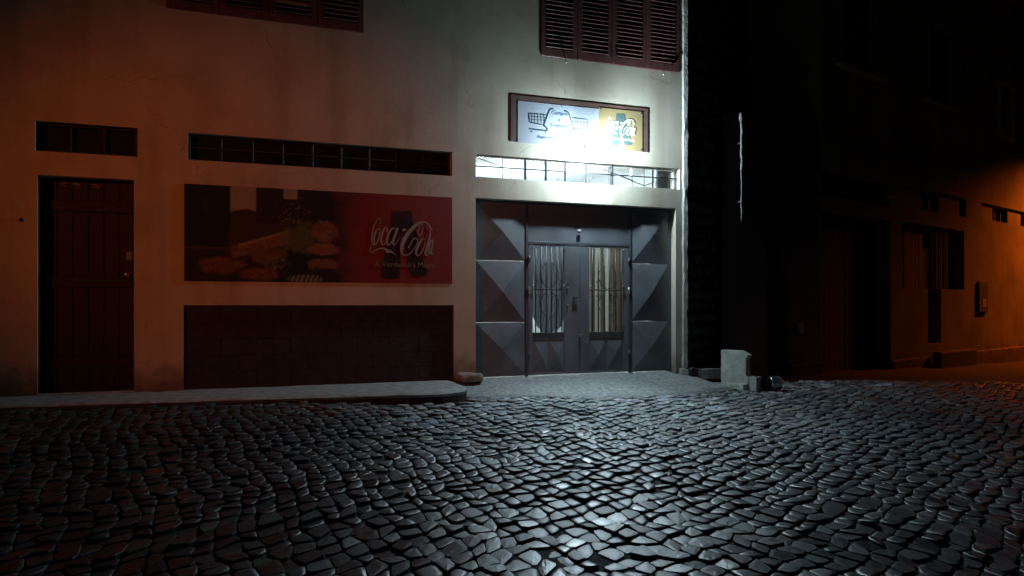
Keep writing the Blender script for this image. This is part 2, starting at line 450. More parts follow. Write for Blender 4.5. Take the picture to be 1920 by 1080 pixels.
WR = np.array([0.0]*16+[0.7]*8+[1.0]*9); WO = np.array([0.92]*16+[0.2]*8+[0.0]*9)     # sides rough, tops polished
def wear_attr(me, w):
    a = me.attributes.new('wear', 'FLOAT', 'POINT'); a.data.foreach_set('value', w.astype(np.float32))
def tone_attr(me, cols):
    a = me.attributes.new('tone', 'FLOAT_COLOR', 'POINT')
    a.data.foreach_set('color', np.concatenate([cols, np.ones((len(cols),1))], 1).astype(np.float32).ravel())
# the 300 that show largest
px = 960+F_PX*cen[:,0]/cen[:,1]; py = 570-F_PX*(base-CAM_Z)/cen[:,1]
pr = np.stack([960+F_PX*V[:,8:16,0]/V[:,8:16,1], 570-F_PX*(V[:,8:16,2]-CAM_Z)/V[:,8:16,1]], -1)
xs, ys = pr[...,0], pr[...,1]
area = 0.5*np.abs((xs*np.roll(ys,-1,1)-ys*np.roll(xs,-1,1)).sum(1))
inside = (px > 20) & (px < 1900) & (py < 1070)
order = np.argsort(-np.where(inside, area, 0))
big = order[:300]; rest = np.setdiff1d(np.arange(n), big)
for k in big:
    c = Vector((cen[k,0], cen[k,1], base[k]))
    o = from_py('cobble', V[k]-np.array(c), quads+tris, COBBLE, road, loc=c)
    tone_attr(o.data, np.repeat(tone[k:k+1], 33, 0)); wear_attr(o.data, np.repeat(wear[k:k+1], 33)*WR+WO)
m_ = len(rest)
me = bpy.data.meshes.new('cobbles')
fq = (np.array(quads)[None]+33*np.arange(m_)[:,None,None]).reshape(-1)
ft = (np.array(tris)[None]+33*np.arange(m_)[:,None,None]).reshape(-1)
me.vertices.add(m_*33); me.vertices.foreach_set('co', V[rest].ravel())
me.loops.add(len(fq)+len(ft)); me.loops.foreach_set('vertex_index', np.concatenate([fq, ft]).astype(np.int32))
nq, ntr = len(fq)//4, len(ft)//3
me.polygons.add(nq+ntr)
me.polygons.foreach_set('loop_start', np.concatenate([np.arange(nq)*4, nq*4+np.arange(ntr)*3]).astype(np.int32))
me.update(calc_edges=True); me.validate()
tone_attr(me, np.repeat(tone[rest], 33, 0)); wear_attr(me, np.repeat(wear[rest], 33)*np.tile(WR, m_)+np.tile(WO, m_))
cb = link('cobbles', me, COBBLE, road)
cb['kind'] = 'stuff'

# raised pavement in front of the left half
bm = bmesh.new(); kerb_e = []
fine = []
for a, b in zip(KERB[:-1], KERB[1:]):
    k = max(2, int((b[0]-a[0])/0.12))
    for q in range(k): fine.append((a[0]+(b[0]-a[0])*q/k, a[1]+(b[1]-a[1])*q/k))
fine.append(KERB[-1])
rows = []
for u, w in fine:
    jit = 0.02*noise.noise(Vector((u*4, 0, 0)))+0.012*noise.noise(Vector((u*13, 3, 0)))
    w2 = w+jit
    row = []
    for t in (-0.2, 0.02, 0.3, 0.6, 0.85, 0.965, 1.0):
        y = -w2*t if t > 0 else 0.2
        zz = 0.010*noise.noise(Vector((u*3, y*3, 1)))+0.004*noise.noise(Vector((u*14, y*14, 5)))
        row.append(bm.verts.new((u, y, zz - 0.008*max(t, 0) - (0.006 if t == 0.965 else 0.022 if t == 1.0 else 0))))
    row.append(bm.verts.new((u, -w2+0.02, -0.5)))
    rows.append(row); kerb_e.append((u, w2))
for r0, r1 in zip(rows[:-1], rows[1:]):
    for k in range(len(r0)-1): bm.faces.new((r0[k], r1[k], r1[k+1], r0[k+1]))
bm.faces.new(rows[-1])
pav = from_bm('pavement', bm, CONC, smooth=False, loc=P1, rot=(0, 0, A1))
pav['kind'] = 'structure'; pav['label'] = 'narrow raised concrete pavement along the left wall'

v, f = [], []
for k, (u, w) in enumerate(kerb_e):
    q = 0.012*noise.noise(Vector((u*9, 1, 4)))
    v += [(u, -w+0.06, -0.038), (u, -w-0.004, -0.034+q*.4), (u, -w-0.022+q, -0.055), (u, -w-0.03+q, -0.5)]
    if k: b = 4*k; f += [(b-4+i, b+i, b+1+i, b-3+i) for i in range(3)]
kb = from_py('kerb', v, f, mat('dark_kerb_stone', (0.045, 0.042, 0.040), 0.9, 0.4, 6.0, 0.01, 24.0), loc=P1, rot=(0, 0, A1))  # kerb face in a darker tone than the pavement top
kb['kind'] = 'structure'; kb['label'] = 'dark kerb face below the left pavement'
# concrete apron in front of the gate
bm = bmesh.new(); rows = []
for u in np.arange(-0.85, 5.21, 0.08):
    e = float(interp(APR, u)) + 0.05*noise.noise(Vector((u*2.2, 7, 0))) + 0.03*noise.noise(Vector((u*8, 2, 0)))
    row = []
    y0 = 0.4 if u < 3.2 else 0.9
    for t in np.linspace(0, 1, 12):
        y = y0 + (-e-y0)*t
        p = W1(u, y, 0)
        g = float(gz(p.x, p.y))
        s = min(1, max(0, (0.15-y)/(0.15+max(e, 0.2))))
        top = -0.004 + (g+0.004)*(s**1.15) if u < 3.35 else min(-0.03, g+0.03)*(min(1, (u-3.35)/0.3)) + (1-min(1, (u-3.35)/0.3))*(-0.004+(g+0.004)*s**1.15)
        z = max(top, g-0.01) + 0.006*noise.noise(Vector((u*5, y*5, 0)))+0.003*noise.noise(Vector((u*17, y*17, 3)))
        row.append(bm.verts.new((u, y, z)))
    row.append(bm.verts.new((u, -e-0.02, row[-1].co.z-0.06)))
    rows.append(row)
for r0, r1 in zip(rows[:-1], rows[1:]):
    for k in range(len(r0)-1): bm.faces.new((r0[k], r1[k], r1[k+1], r0[k+1]))
apr = from_bm('apron', bm, APRON, smooth=True, loc=P1, rot=(0, 0, A1))
apr['kind'] = 'structure'; apr['label'] = 'pale concrete apron sloping from the shop gate to the cobbles'

# ------------------------------------------------------------------ shop building
shop = empty('shop_building', P1, A1, 'cream plastered two-storey shop building with steel gate and dark shutters', 'building')
LU, RU, TOP = -11.0, 3.28, 6.4
H_DOOR = (-5.034, -4.085, -0.5, 2.41); H_FAN = (-5.055, -4.047, 2.67, 3.00)
H_STRIP = (-3.52, -0.324, 2.676, 2.993); H_DADO = (-3.566, -0.300, -0.5, 0.985)
H_GATE = (0.0, 3.10, -0.5, 2.41); H_LIGHT = (0.0, 3.165, 2.685, 2.992)
H_WL = (-3.748, -1.482, 4.402, 5.95); H_WR = (0.939, 3.152, 4.400, 5.95)
wl = wall('wall', LU, RU, -0.5, TOP, [H_DOOR, H_FAN, H_STRIP, H_DADO, H_GATE, H_LIGHT, H_WL, H_WR], PLASTER, shop)
# rear, left end and roof
box('wall', LU, LU+0.25, 0.255, 7.0, -0.5, TOP, PLASTER, shop, 0)
box('wall', LU, 3.6, 7.005, 7.25, -0.5, TOP, PLASTER, shop, 0)
box('roof', LU-0.1, 3.9, 0.02, 7.3, TOP+0.002, TOP+0.2, CONC, shop, 0.01)
# chipped plaster arris at the corner
v, f = [], []
zz = np.arange(-0.08, TOP, 0.045)
for z in zz:
    a = 0.016*noise.noise(Vector((z*3, 1, 1)))+0.014*noise.noise(Vector((z*11, 4, 1)))
    b = 0.016*noise.noise(Vector((z*4, 9, 1)))
    v += [(RU-0.075+b, -0.002, z), (RU-0.055+b, -0.022-abs(b)*0.5, z), (RU+0.006+a, -0.026+b*0.5, z), (RU+0.040+a*1.6, 0.03, z), (RU+0.02, 0.10, z)]
for k in range(len(zz)-1):
    for q in range(4): f.append((k*5+q, k*5+q+1, (k+1)*5+q+1, (k+1)*5+q))
from_py('corner_render', v, f, PLASTER_RAW, shop)
# rubble side wall turning away into the gap
sw = from_py('side_wall', [(3.27, 0.12, -0.5), (5.35, 1.22, -0.5), (5.35, 1.22, TOP), (3.27, 0.12, TOP), (3.0, 0.5, -0.5), (5.2, 1.6, -0.5), (5.2, 1.6, TOP), (3.0, 0.5, TOP)],
             [(0,1,2,3), (4,7,6,5), (0,3,7,4), (1,5,6,2), (0,4,5,1), (3,2,6,7)], MORTAR, shop)
sd = Vector((1.97, 1.12, 0)).normalized(); sn = Vector((sd.y, -sd.x, 0))
variants = []
for k in range(8):
    bm = bmesh.new()
    bmesh.ops.create_icosphere(bm, subdivisions=1, radius=1.0)
    for q in bm.verts:
        c = q.co
        m8 = max(abs(c.x), abs(c.y), abs(c.z))
        q.co = (c*0.6 + c/m8*0.4)*0.85 + noise.noise_vector(c*1.5+Vector((k*5, 0, 0)))*0.22
    me = bpy.data.meshes.new('stone'); bm.to_mesh(me); bm.free(); me.materials.append(SIDE_STONE)
    variants.append(me)
z = -0.3; row = 0
while z < 5.9:
    h = random.uniform(0.17, 0.24)
    s = 0.05 + (0.1 if row % 2 else 0)
    while s < 2.0:
        w = random.uniform(0.18, 0.34)
        o = bpy.data.objects.new('stone', random.choice(variants)); COL.objects.link(o); o.parent = sw
        c = Vector((3.29, 0.13, 0)) + sd*(s+w/2) + sn*random.uniform(-0.02, 0.015)
        o.location = (c.x, c.y, z+h/2); o.scale = (w*0.54, 0.09, h*0.54)
        o.rotation_euler = (random.uniform(-.1,.1), random.uniform(-.15,.15), math.atan2(sd.y, sd.x)+random.uniform(-.15,.15))
        s += w*0.97
    z += h*0.97; row += 1
# small jagged stones poking past the corner
for k in range(22):
    zc = random.choice([random.uniform(0.2, 5.6), random.uniform(2.4, 4.2)])
    o = bpy.data.objects.new('stone', random.choice(variants)); COL.objects.link(o); o.parent = sw
    r = random.uniform(0.012, 0.035)
    o.location = (3.315+random.uniform(0, 0.035), 0.02+random.uniform(0, 0.04), zc)
    o.scale = (r*random.uniform(1, 2.0), r, r*random.uniform(0.6, 1.4)); o.rotation_euler = (random.uniform(0,3), random.uniform(0,3), random.uniform(0,3))

# --- left door
dr = box('door', -5.03, -4.089, 0.17, 0.21, -0.02, 2.405, DOORWOOD, shop, 0)
for k in range(6):
    w = (0.93)/6
    box('plank', -5.025+k*w+0.004, -5.025+(k+1)*w-0.004, 0.155+random.uniform(0, .004), 0.172, 0.02, 2.39, DOORWOOD, dr, 0.003)
for z in (0.35, 1.25, 2.1): box('rail', -4.99, -4.12, 0.135, 0.157, z-0.06, z+0.06, DOORWOOD, dr, 0.006)
box('lock_plate', -4.175, -4.115, 0.128, 0.134, 1.50, 1.60, STEEL, dr, 0.004)
lathe('knob', [(0.010, 0), (0.010, 0.03), (0.024, 0.04), (0.028, 0.055), (0.018, 0.07)], STEEL, dr, 12, loc=(-4.165, 0.136, 1.335), rot=(R(90), 0, 0))
for k, (a, w) in enumerate(((-4.83, 0.06), (-4.72, 0.085), (-4.53, 0.09))):
    ribbons([[(a, 2.335+.008*k, .010), (a+w*.4, 2.35, .016), (a+w, 2.345-.01*k, .008)], [(a+.01, 2.315, .006), (a+w*.6, 2.322, .010), (a+w*.9, 2.312, .004)]],
            lambda x, y: (x, y), 0.1335, 'chalk_mark', LUMP, dr)
box('doorstep', -5.03, -4.09, -0.03, 0.16, -0.1, 0.018, CONC, shop, 0.01)
lathe('bell_button', [(0.022, 0), (0.022, 0.008), (0.012, 0.012), (0.012, 0.018)], GRILLE, shop, 12, loc=(-5.184, 0.0, 1.913), rot=(R(90), 0, 0))
# --- fanlight above it
fl = box('window', -5.054, -4.048, 0.12, 0.125, 2.671, 2.999, DARKGLASS, shop, 0)
for z in (2.685, 2.985): box('frame', -5.05, -4.052, 0.07, 0.119, z-0.012, z+0.012, FRAME_DARK, fl, 0.003)
for u in (-5.035, -4.72, -4.39, -4.067): box('bar', u-0.011, u+0.011, 0.075, 0.117, 2.698, 2.972, FRAME_DARK, fl, 0.003)
# --- long strip window, unlit
st_ = box('window', -3.519, -0.325, 0.16, 0.165, 2.677, 2.992, VOID, shop, 0)
for z in (2.69, 2.98): box('frame', -3.515, -0.329, 0.09, 0.155, z-0.012, z+0.012, FRAME_DARK, st_, 0.003)
nb = 9
for k in range(nb+1):
    u = -3.505 + k*(3.166/nb)
    box('bar', u-0.011, u+0.011, 0.095, 0.153, 2.703, 2.967, FRAME_DARK, st_, 0.003)
    if k < nb:
        pn = box('pane', u+0.013, u+3.166/nb-0.013, 0.12, 0.125, 2.704, 2.966, DARKGLASS, st_, 0)
        pn.rotation_euler = (0, 0, 0)
box('bar', -3.49, -0.35, 0.085, 0.094, 2.832, 2.846, FRAME_DARK, st_, 0)
# --- dark dado: recessed courses of painted blocks
dd = box('dado', -3.565, -0.301, 0.05, 0.2, -0.05, 0.984, DADO, shop, 0)
for r in range(5):
    k = 0; u = -3.56 - (0.2 if r % 2 else 0)
    while u < -0.31:
        a, b = max(u, -3.562), min(u+0.398, -0.303)
        if b-a > 0.05:
            box('block', a+0.001, b-0.001, 0.034+random.uniform(0, .003), 0.0495, r*0.196+0.001, r*0.196+0.195, DADO, dd, 0.003)
        u += 0.4
# --- shutters of the two upper windows
def shutters(h, pale=None):
    u0, u1, z0, z1 = h
    box('window', u0+0.001, u1-0.001, 0.15, 0.16, z0+0.001, z1-0.001, VOID, shop, 0)
    w = (u1-u0)/4
    slat = bmesh.new(); bbox(slat, -0.5, 0.5, -0.026, 0.026, -0.005, 0.005, 0)
    sm = bpy.data.meshes.new('slat'); slat.to_mesh(sm); slat.free(); sm.materials.append(SHUTTER)
    for k in range(4):
        a, b = u0+k*w+0.003, u0+(k+1)*w-0.003
        bm = bmesh.new()
        bbox(bm, a, a+0.075, -0.012, 0.026, z0+0.004, z1-0.004, 0.003)
        bbox(bm, b-0.075, b, -0.012, 0.026, z0+0.004, z1-0.004, 0.003)
        bbox(bm, a+0.0755, b-0.0755, -0.011, 0.025, z0+0.004, z0+0.115, 0.003)
        bbox(bm, a+0.0755, b-0.0755, -0.011, 0.025, z1-0.09, z1-0.004, 0.003)
        lf = from_bm('shutter', bm, SHUTTER, shop)
        z = z0+0.145; q = 0
        while z < z1-0.11:
            o = bpy.data.objects.new('slat', sm); COL.objects.link(o); o.parent = lf
            o.location = ((a+b)/2, 0.006, z+random.uniform(-.003, .003)); o.scale = (b-a-0.148, 1, 1)
            o.rotation_euler = (R(38+random.uniform(-9, 9)), random.uniform(-.006, .006), 0)
            if pale and (k, q) == pale:
                o.data = sm.copy(); o.data.materials.clear(); o.data.materials.append(SLAT_GLINT); o.rotation_euler = (R(62), 0, 0)
            z += 0.058; q += 1
        if k in (1, 2): box('latch', (b-0.045 if k == 1 else a+0.03), (b-0.03 if k == 1 else a+0.045), -0.022, -0.0125, z0+0.10, z0+0.24, FRAME_DARK, lf, 0.002)
shutters(H_WL, (2, 2)); shutters(H_WR)
for (u, t) in ((1.30, 1), (2.86, -1)):
    hk = tube('shutter_stay', [(u-0.03*t, -0.026, 4.52), (u-0.02*t, -0.036, 4.44), (u, -0.050, 4.36)], 0.006, GRILLE, shop)
    lathe('knob', [(0.004, -0.018), (0.014, -0.010), (0.016, 0.0), (0.012, 0.012), (0.004, 0.018)], STEEL, hk, 10, loc=(u, -0.050, 4.342))

# --- lit strip window above the gate
sg = bmesh.new(); bbox(sg, 0.002, 3.163, 0.150, 0.154, 2.70, 2.978)
lw = from_bm('window', sg, GLASS, shop)
for z, a, b in ((2.6935, 0.07, 0.13), (2.984, 0.07, 0.13)): box('frame', 0.003, 3.162, a, b, z-0.008, z+0.008, BARWHITE, lw, 0.002)
for k, u in enumerate((0.014, 0.749, 1.058, 1.36, 1.69, 2.086, 2.407, 2.816, 3.125)):
    w = 0.011 if k < 5 else 0.017
    box('bar', u-w, u+w, 0.074, 0.126, 2.702, 2.9755, BARWHITE if k > 5 else FRAME_DARK, lw, 0.002)
tube('rail', [(0.02, 0.066, 2.842), (3.15, 0.066, 2.852)], 0.009, FRAME_DARK, lw)
for a, b in (((0.03, 2.955), (0.40, 2.855)), ((1.72, 2.97), (2.38, 2.80)), ((2.12, 2.86), (2.60, 2.72)), ((2.60, 2.72), (2.80, 2.79)), ((2.83, 2.86), (3.10, 2.96)), ((1.70, 2.71), (1.76, 2.80))):
    tube('brace', [(a[0], 0.062, a[1]), (b[0], 0.062, b[1])], 0.0055, FRAME_DARK, lw)
for u in (0.40, 2.60): tube('rod', [(u, 0.060, 2.70), (u, 0.060, 2.97)], 0.005, FRAME_DARK, lw)

# --- shop room behind gate and strip window
bm = bmesh.new()
a, b, c, d_, e, g = -0.25, 3.26, 0.252, 4.6, -0.05, 3.30
for q in (((a,d_,e),(b,d_,e),(b,d_,g),(a,d_,g)), ((a,c,e),(a,d_,e),(a,d_,g),(a,c,g)), ((b,c,e),(b,c,g),(b,d_,g),(b,d_,e)), ((a,c,g),(a,d_,g),(b,d_,g),(b,c,g)), ((a,c,e),(b,c,e),(b,d_,e),(a,d_,e))):
    bm.faces.new([bm.verts.new(p) for p in q])
from_bm('room_lining', bm, ROOMWHITE, shop)
box('ceiling_beam', -0.24, 3.25, 1.15, 1.32, 3.10, 3.295, ROOMWHITE, shop, 0)

# --- steel gate
Gy = 0.13
gt = empty('gate', (0, 0, 0), 0); gt.parent = shop
gt['label'] = 'grey steel gate of raised pyramid panels with double door'
def frame_bar(u0, u1, z0, z1, y0=Gy-0.012, y1=Gy+0.04, m=GATE_DARK): return box('frame', u0, u1, y0, y1, z0, z1, m, gt, 0.003)
frame_bar(0.005, 0.045, 0.0, 2.405); frame_bar(3.055, 3.095, 0.0, 2.405); frame_bar(0.046, 3.054, 2.375, 2.405)
frame_bar(0.765, 0.805, 0.0, 2.374); frame_bar(2.385, 2.425, 0.0, 2.374)
frame_bar(0.806, 2.384, 1.832, 1.868)
box('backing', 0.01, 3.09, Gy+0.045, Gy+0.05, 1.87, 2.40, GATE_DARK, gt, 0)
def pyramid(name, u0, u1, z0, z1, hgt, parent, y=Gy, m=GATE):
    cu, cz = (u0+u1)/2, (z0+z1)/2
    v = [(u0,y,z0), (u1,y,z0), (u1,y,z1), (u0,y,z1), (cu,y-hgt,cz), (u0,y+.03,z0), (u1,y+.03,z0), (u1,y+.03,z1), (u0,y+.03,z1)]
    return from_py(name, v, [(0,1,4), (1,2,4), (2,3,4), (3,0,4), (0,5,6,1), (1,6,7,2), (2,7,8,3), (3,8,5,0), (5,8,7,6)], m, parent)
for (u0, u1) in ((0.047, 0.763), (2.427, 3.053)):
    for (z0, z1) in ((0.015, 0.748), (0.752, 1.588), (1.592, 2.373)):
        pyramid('pyramid_panel', u0, u1, z0, z1, 0.065, gt)
pyramid('header_panel', 0.808, 1.594, 1.870, 2.373, 0.008, gt, m=GATE); pyramid('header_panel', 1.597, 2.382, 1.870, 2.373, 0.008, gt, m=GATE)
num = box('number_plate', 1.545, 1.600, Gy-0.034, Gy-0.026, 1.985, 2.055, SIGNWHITE, gt, 0.003)
box('bolt_bar', 1.548, 1.597, Gy-0.0395, Gy-0.0345, 2.013, 2.026, FRAME_DARK, gt, 0)
def leaf(u0, u1, w0, w1, hinge):
    L = empty('door_leaf', (0, 0, 0), 0); L.parent = shop
    z0, z1 = 0.02, 1.828
    y0, y1 = Gy-0.006, Gy+0.034
    b = lambda n, a0, a1, c0, c1, m=GATE: box(n, a0, a1, y0, y1, c0, c1, m, L, 0.003)
    b('stile', u0, w0, z0, z1); b('stile', w1, u1, z0, z1)
    b('rail', w0+.0005, w1-.0005, 1.80, z1); b('rail', w0+.0005, w1-.0005, 0.515, 0.605, GATE_DARK); b('rail', w0+.0005, w1-.0005, z0, 0.045)
    mid = (w0+w1)/2
    pyramid('kick_panel', w0+0.001, mid-0.002, 0.047, 0.513, 0.035, L, Gy+0.005); pyramid('kick_panel', mid+0.002, w1-0.001, 0.047, 0.513, 0.035, L, Gy+0.005)
    box('pane', w0+.001, w1-.001, Gy+0.02, Gy+0.024, 0.606, 1.799, GLASS, L, 0)
    nb = 6
    for k in range(nb):
        u = w0 + (w1-w0)*(k+0.5)/nb
        tube('bar', [(u, Gy-0.012, 0.606), (u, Gy-0.012, 1.80)], 0.0105, GRILLE, L)
    for zc in (1.20,):
        tube('cross_bar', [(w0, Gy-0.018, zc), (w1, Gy-0.018, zc)], 0.010, GRILLE, L)
    for s in (-1, 1):
        for q in (1, -1):
            pts = []
            for k in range(19):
                t = k/18
                pts.append((mid+s*(0.02+0.16*math.sin(t*math.pi*0.9)*(1-0.45*t)), Gy-0.022, 1.20+q*(0.02+0.36*t)))
            tube('scroll', pts, 0.007, GRILLE, L)
            cx = mid+s*0.13
            tube('scroll', [(cx+s*0.05*(1-k/22)*math.cos(k*0.55), Gy-0.024, 1.20+q*0.10+0.05*(1-k/22)*math.sin(k*0.55)) for k in range(18)], 0.006, GRILLE, L)
    for z in (0.28, 1.19, 1.62):
        hx = u0+0.004 if hinge < 0 else u1-0.004
        lathe('hinge', [(0.013, -0.05), (0.013, 0.05)], STEEL if z == 1.19 else GATE_DARK, L, 10, loc=(hx, Gy-0.018, z))
    for z, uu in ((1.26, w0+.01), (1.26, w1-.01), (1.785, w0+.012), (1.785, w1-.012)):
        lathe('rivet', [(0.010, 0), (0.010, 0.006), (0.004, 0.010)], STEEL, L, 8, loc=(uu, Gy-0.007, z), rot=(R(90), 0, 0))
    return L
Lf = leaf(0.808, 1.590, 0.872, 1.352, -1)
Rf = leaf(1.598, 2.382, 1.745, 2.300, 1)
for z in (1.23, 1.30, 0.98): lathe('lock_bolt', [(0.012, 0), (0.012, 0.012), (0.006, 0.018)], STEEL, Lf, 8, loc=(1.40, Gy-0.008, z), rot=(R(90), 0, 0))
box('handle', 1.48, 1.555, Gy-0.036, Gy-0.022, 1.08, 1.11, GATE_DARK, Lf, 0.004); box('handle_post', 1.49, 1.51, Gy-0.0225, Gy-0.006, 1.07, 1.12, GATE_DARK, Lf, 0)
box('padlock', 1.572, 1.618, Gy-0.034, Gy-0.010, 0.525, 0.572, STEEL, Lf, 0.005)

# ------------------------------------------------------------------ things of the shop front
# interior tube lights (the strip window is lit by them)
for k, (y, lab) in enumerate(((0.75, 'lit white tube lamp inside shop just behind strip window'), (2.6, 'lit white tube lamp deeper inside the shop room'))):
    tl = empty('tube_lamp', W1(1.6, y, 2.45), A1, lab, 'lamp', 'tube lamps inside the shop')
    tube('tube', [(-0.9, 0, 0), (0.9, 0, 0)], 0.019, TUBE, tl, 8)
    box('batten', -0.95, 0.95, -0.03, 0.03, -0.075, -0.03, ROOMWHITE, tl, 0.003)
    for s in (-1, 1):
        box('end_cap', s*0.93-0.025, s*0.93+0.025, -0.025, 0.025, -0.029, 0.028, ROOMWHITE, tl, 0.003)
        tube('cord', [(s*0.8, 0.0, -0.03), (s*0.8, 0.04, 0.85)], 0.003, GRILLE, tl, 5)
# cloths behind the door glass
def curtain(name, u0, u1, ztop, bottom, mat_of, label):
    c = empty(name, W1((u0+u1)/2, 0.33, 0.5), A1, label, 'curtain')
    n = 44; zz = 26; hw = (u1-u0)/2
    strips = {}
    for k in range(n):
        strips.setdefault(mat_of(k/n), []).append(k)
    for mt, ks in strips.items():
        v, f = [], []
        for k in ks:
            b = len(v)
            for q in (k, k+1):
                x = -hw+2*hw*q/n
                y = 0.018*math.sin(q*1.15)+0.008*math.sin(q*2.7)
                zb = bottom((q/n)*2-1)
                for r in range(zz+1): v.append((x, y*(0.5+0.5*(1-r/zz)), zb+(ztop-zb)*r/zz-0.5))
            for r in range(zz): f.append((b+r, b+zz+1+r, b+zz+2+r, b+r+1))
        from_py('cloth', v, f, mt, c, smooth=True)
    tube('rod', [(-hw-0.05, 0, ztop-0.5), (hw+0.05, 0, ztop-0.5)], 0.008, STEEL, c)
    return c
curtain('curtain', 0.945, 1.475, 1.90, lambda t: 0.565+0.30*abs(t)**2.4, lambda t: CURT_GREY, 'dark grey cloth with rounded hem behind the left door window')
curtain('curtain', 1.78, 2.48, 1.90, lambda t: 0.5, lambda t: (CURT_CREAM if int(t*9) % 2 == 0 and t < 0.62 else CURT_BROWN), 'cream and brown striped cloth behind the right door window')

# wall lamp: bracket, socket, bulb and two added spots
LP = W1(1.60, -0.215, 3.075)
lamp = empty('wall_lamp', W1(1.60, 0, 3.13), A1, 'glaring white bulb lamp on the wall under the shop sign', 'lamp')
lathe('wall_plate', [(0.045, 0.001), (0.045, 0.014), (0.03, 0.02)], GATE_DARK, lamp, 16, loc=(0, 0, 0.05), rot=(R(90), 0, 0))
tube('arm', [(0, -0.018, 0.05), (0, -0.10, 0.065), (0, -0.195, 0.055), (0, -0.215, 0.03)], 0.009, GATE_DARK, lamp, 8)
lathe('socket', [(0.020, 0.035), (0.022, 0.02), (0.022, -0.005), (0.018, -0.008)], ROOMWHITE, lamp, 14, loc=(0, -0.215, 0.0))
lathe('bulb', [(0.016, -0.010), (0.03, -0.028), (0.042, -0.05), (0.044, -0.07), (0.036, -0.092), (0.018, -0.106), (0.004, -0.109)], BULB, lamp, 16, loc=(0, -0.215, 0.0))
sp = bpy.data.lights.new('extra_down_spot', 'SPOT')  # extra spot added at the bulb to brighten the cobbles in front
sp.energy = BULB_SPOT; sp.color = BULB_COL; sp.spot_size = R(86); sp.spot_blend = 1.0; sp.shadow_soft_size = 0.04
so = bpy.data.objects.new('extra_down_spot', sp); COL.objects.link(so); so.parent = lamp
so.location = (0.05, -0.225, -0.06); so.rotation_euler = Vector((-0.50, -2.2, -2.9)).to_track_quat('-Z', 'Y').to_euler()

s2 = bpy.data.lights.new('extra_side_spot', 'SPOT')  # second added spot, brightens the wall and shutters to the right
s2.energy = BULB_SPOT*0.6; s2.color = BULB_COL; s2.spot_size = R(128); s2.spot_blend = 1.0; s2.shadow_soft_size = 0.04
so2 = bpy.data.objects.new('extra_side_spot', s2); COL.objects.link(so2); so2.parent = lamp
so2.location = (0.06, -0.22, -0.05); so2.rotation_euler = Vector((0.80, -0.26, 0.42)).to_track_quat('-Z', 'Y').to_euler()

# sign over the gate: brown backing, white print left, gold print right
sb = empty('sign_board', W1(1.56, 0, 3.19), A1, 'brown wooden sign backing board above the gate', 'sign')
box('board', -1.068, 1.068, -0.008, -0.001, 0.005, 0.640, BOARD, sb, 0.004)
ws = empty('cart_sign', W1(1.208, 0.0, 3.185), A1, 'white sign with two shopping carts on the brown board', 'sign')
box('plate', -0.615, 0.614, -0.012, -0.0085, 0.0, 0.565, SIGNWHITE, ws, 0.003)
# carts traced in print units: 1 unit = 1/540 of the photo's zoom
def fxw(x, y): return ((x-575)*0.0015, 0.565-(y-160-0.075*(x-165))*0.00135)
cart1 = [[(522,236,9),(485,240,11),(462,290,11),(425,398,12),(448,425,12),(455,450,12),(440,456,12),(360,450,13),(278,440,12)],
         [(272,285,9),(360,290,8),(455,300,9)], [(272,285,9),(282,375,9)], [(282,375,9),(350,388,9),(425,400,10)]]
grid1 = [[(x,287,4),(x+4,385,4)] for x in (302,330,360,392,422)] + [[(275,y,4),(440-(y-300)*.3,y+8,4)] for y in (315,345)]
cart2 = [[(627,250,10),(660,262,11),(680,300,11),(722,430,10),(695,462,9),(705,478,9),(790,478,6)],
         [(700,316,7),(790,328,6),(872,338,5)], [(872,338,5),(864,424,4)], [(722,432,7),(800,430,5),(864,424,4)]]
grid2 = [[(x,322,4),(x+2,420,3)] for x in (735,762,795,828)] + [[(712,360,4),(868,368,3)], [(720,395,4),(866,398,3)]]
ribbons(cart1, fxw, -0.0145, 'cart_print', INK_GREEN, ws); ribbons(grid1, fxw, -0.0142, 'cart_print', INK_GREEN, ws)
ribbons(cart2, fxw, -0.0145, 'cart_print', INK_GREEN, ws); ribbons(grid2, fxw, -0.0142, 'cart_print', INK_GREEN, ws)
for x, y in ((300,468), (440,476), (716,494), (800,494)):
    ribbons([[(x-8,y,14),(x+8,y,14)]], fxw, -0.0143, 'wheel_print', INK_BLUE, ws)
for s, x, y, sz, sh in (('Compra', 575, 296, 0.075, .35), ('&', 572, 362, 0.05, .3), ('Economiza', 575, 420, 0.062, .35), ('Aqui compra por menos', 560, 548, 0.062, .1)):
    p = fxw(x, y); text_mesh(s, sz, 'lettering', INK_BLUE, ws, (p[0], -0.0132, p[1]), shear=sh)
for x, y in ((600,213), (600,578), (175,190), (175,560)):
    p = fxw(x, y); lathe('screw', [(0.008, 0), (0.008, 0.003), (0.003, 0.005)], STEEL, ws, 8, loc=(p[0], -0.0125, p[1]), rot=(R(90), 0, 0))

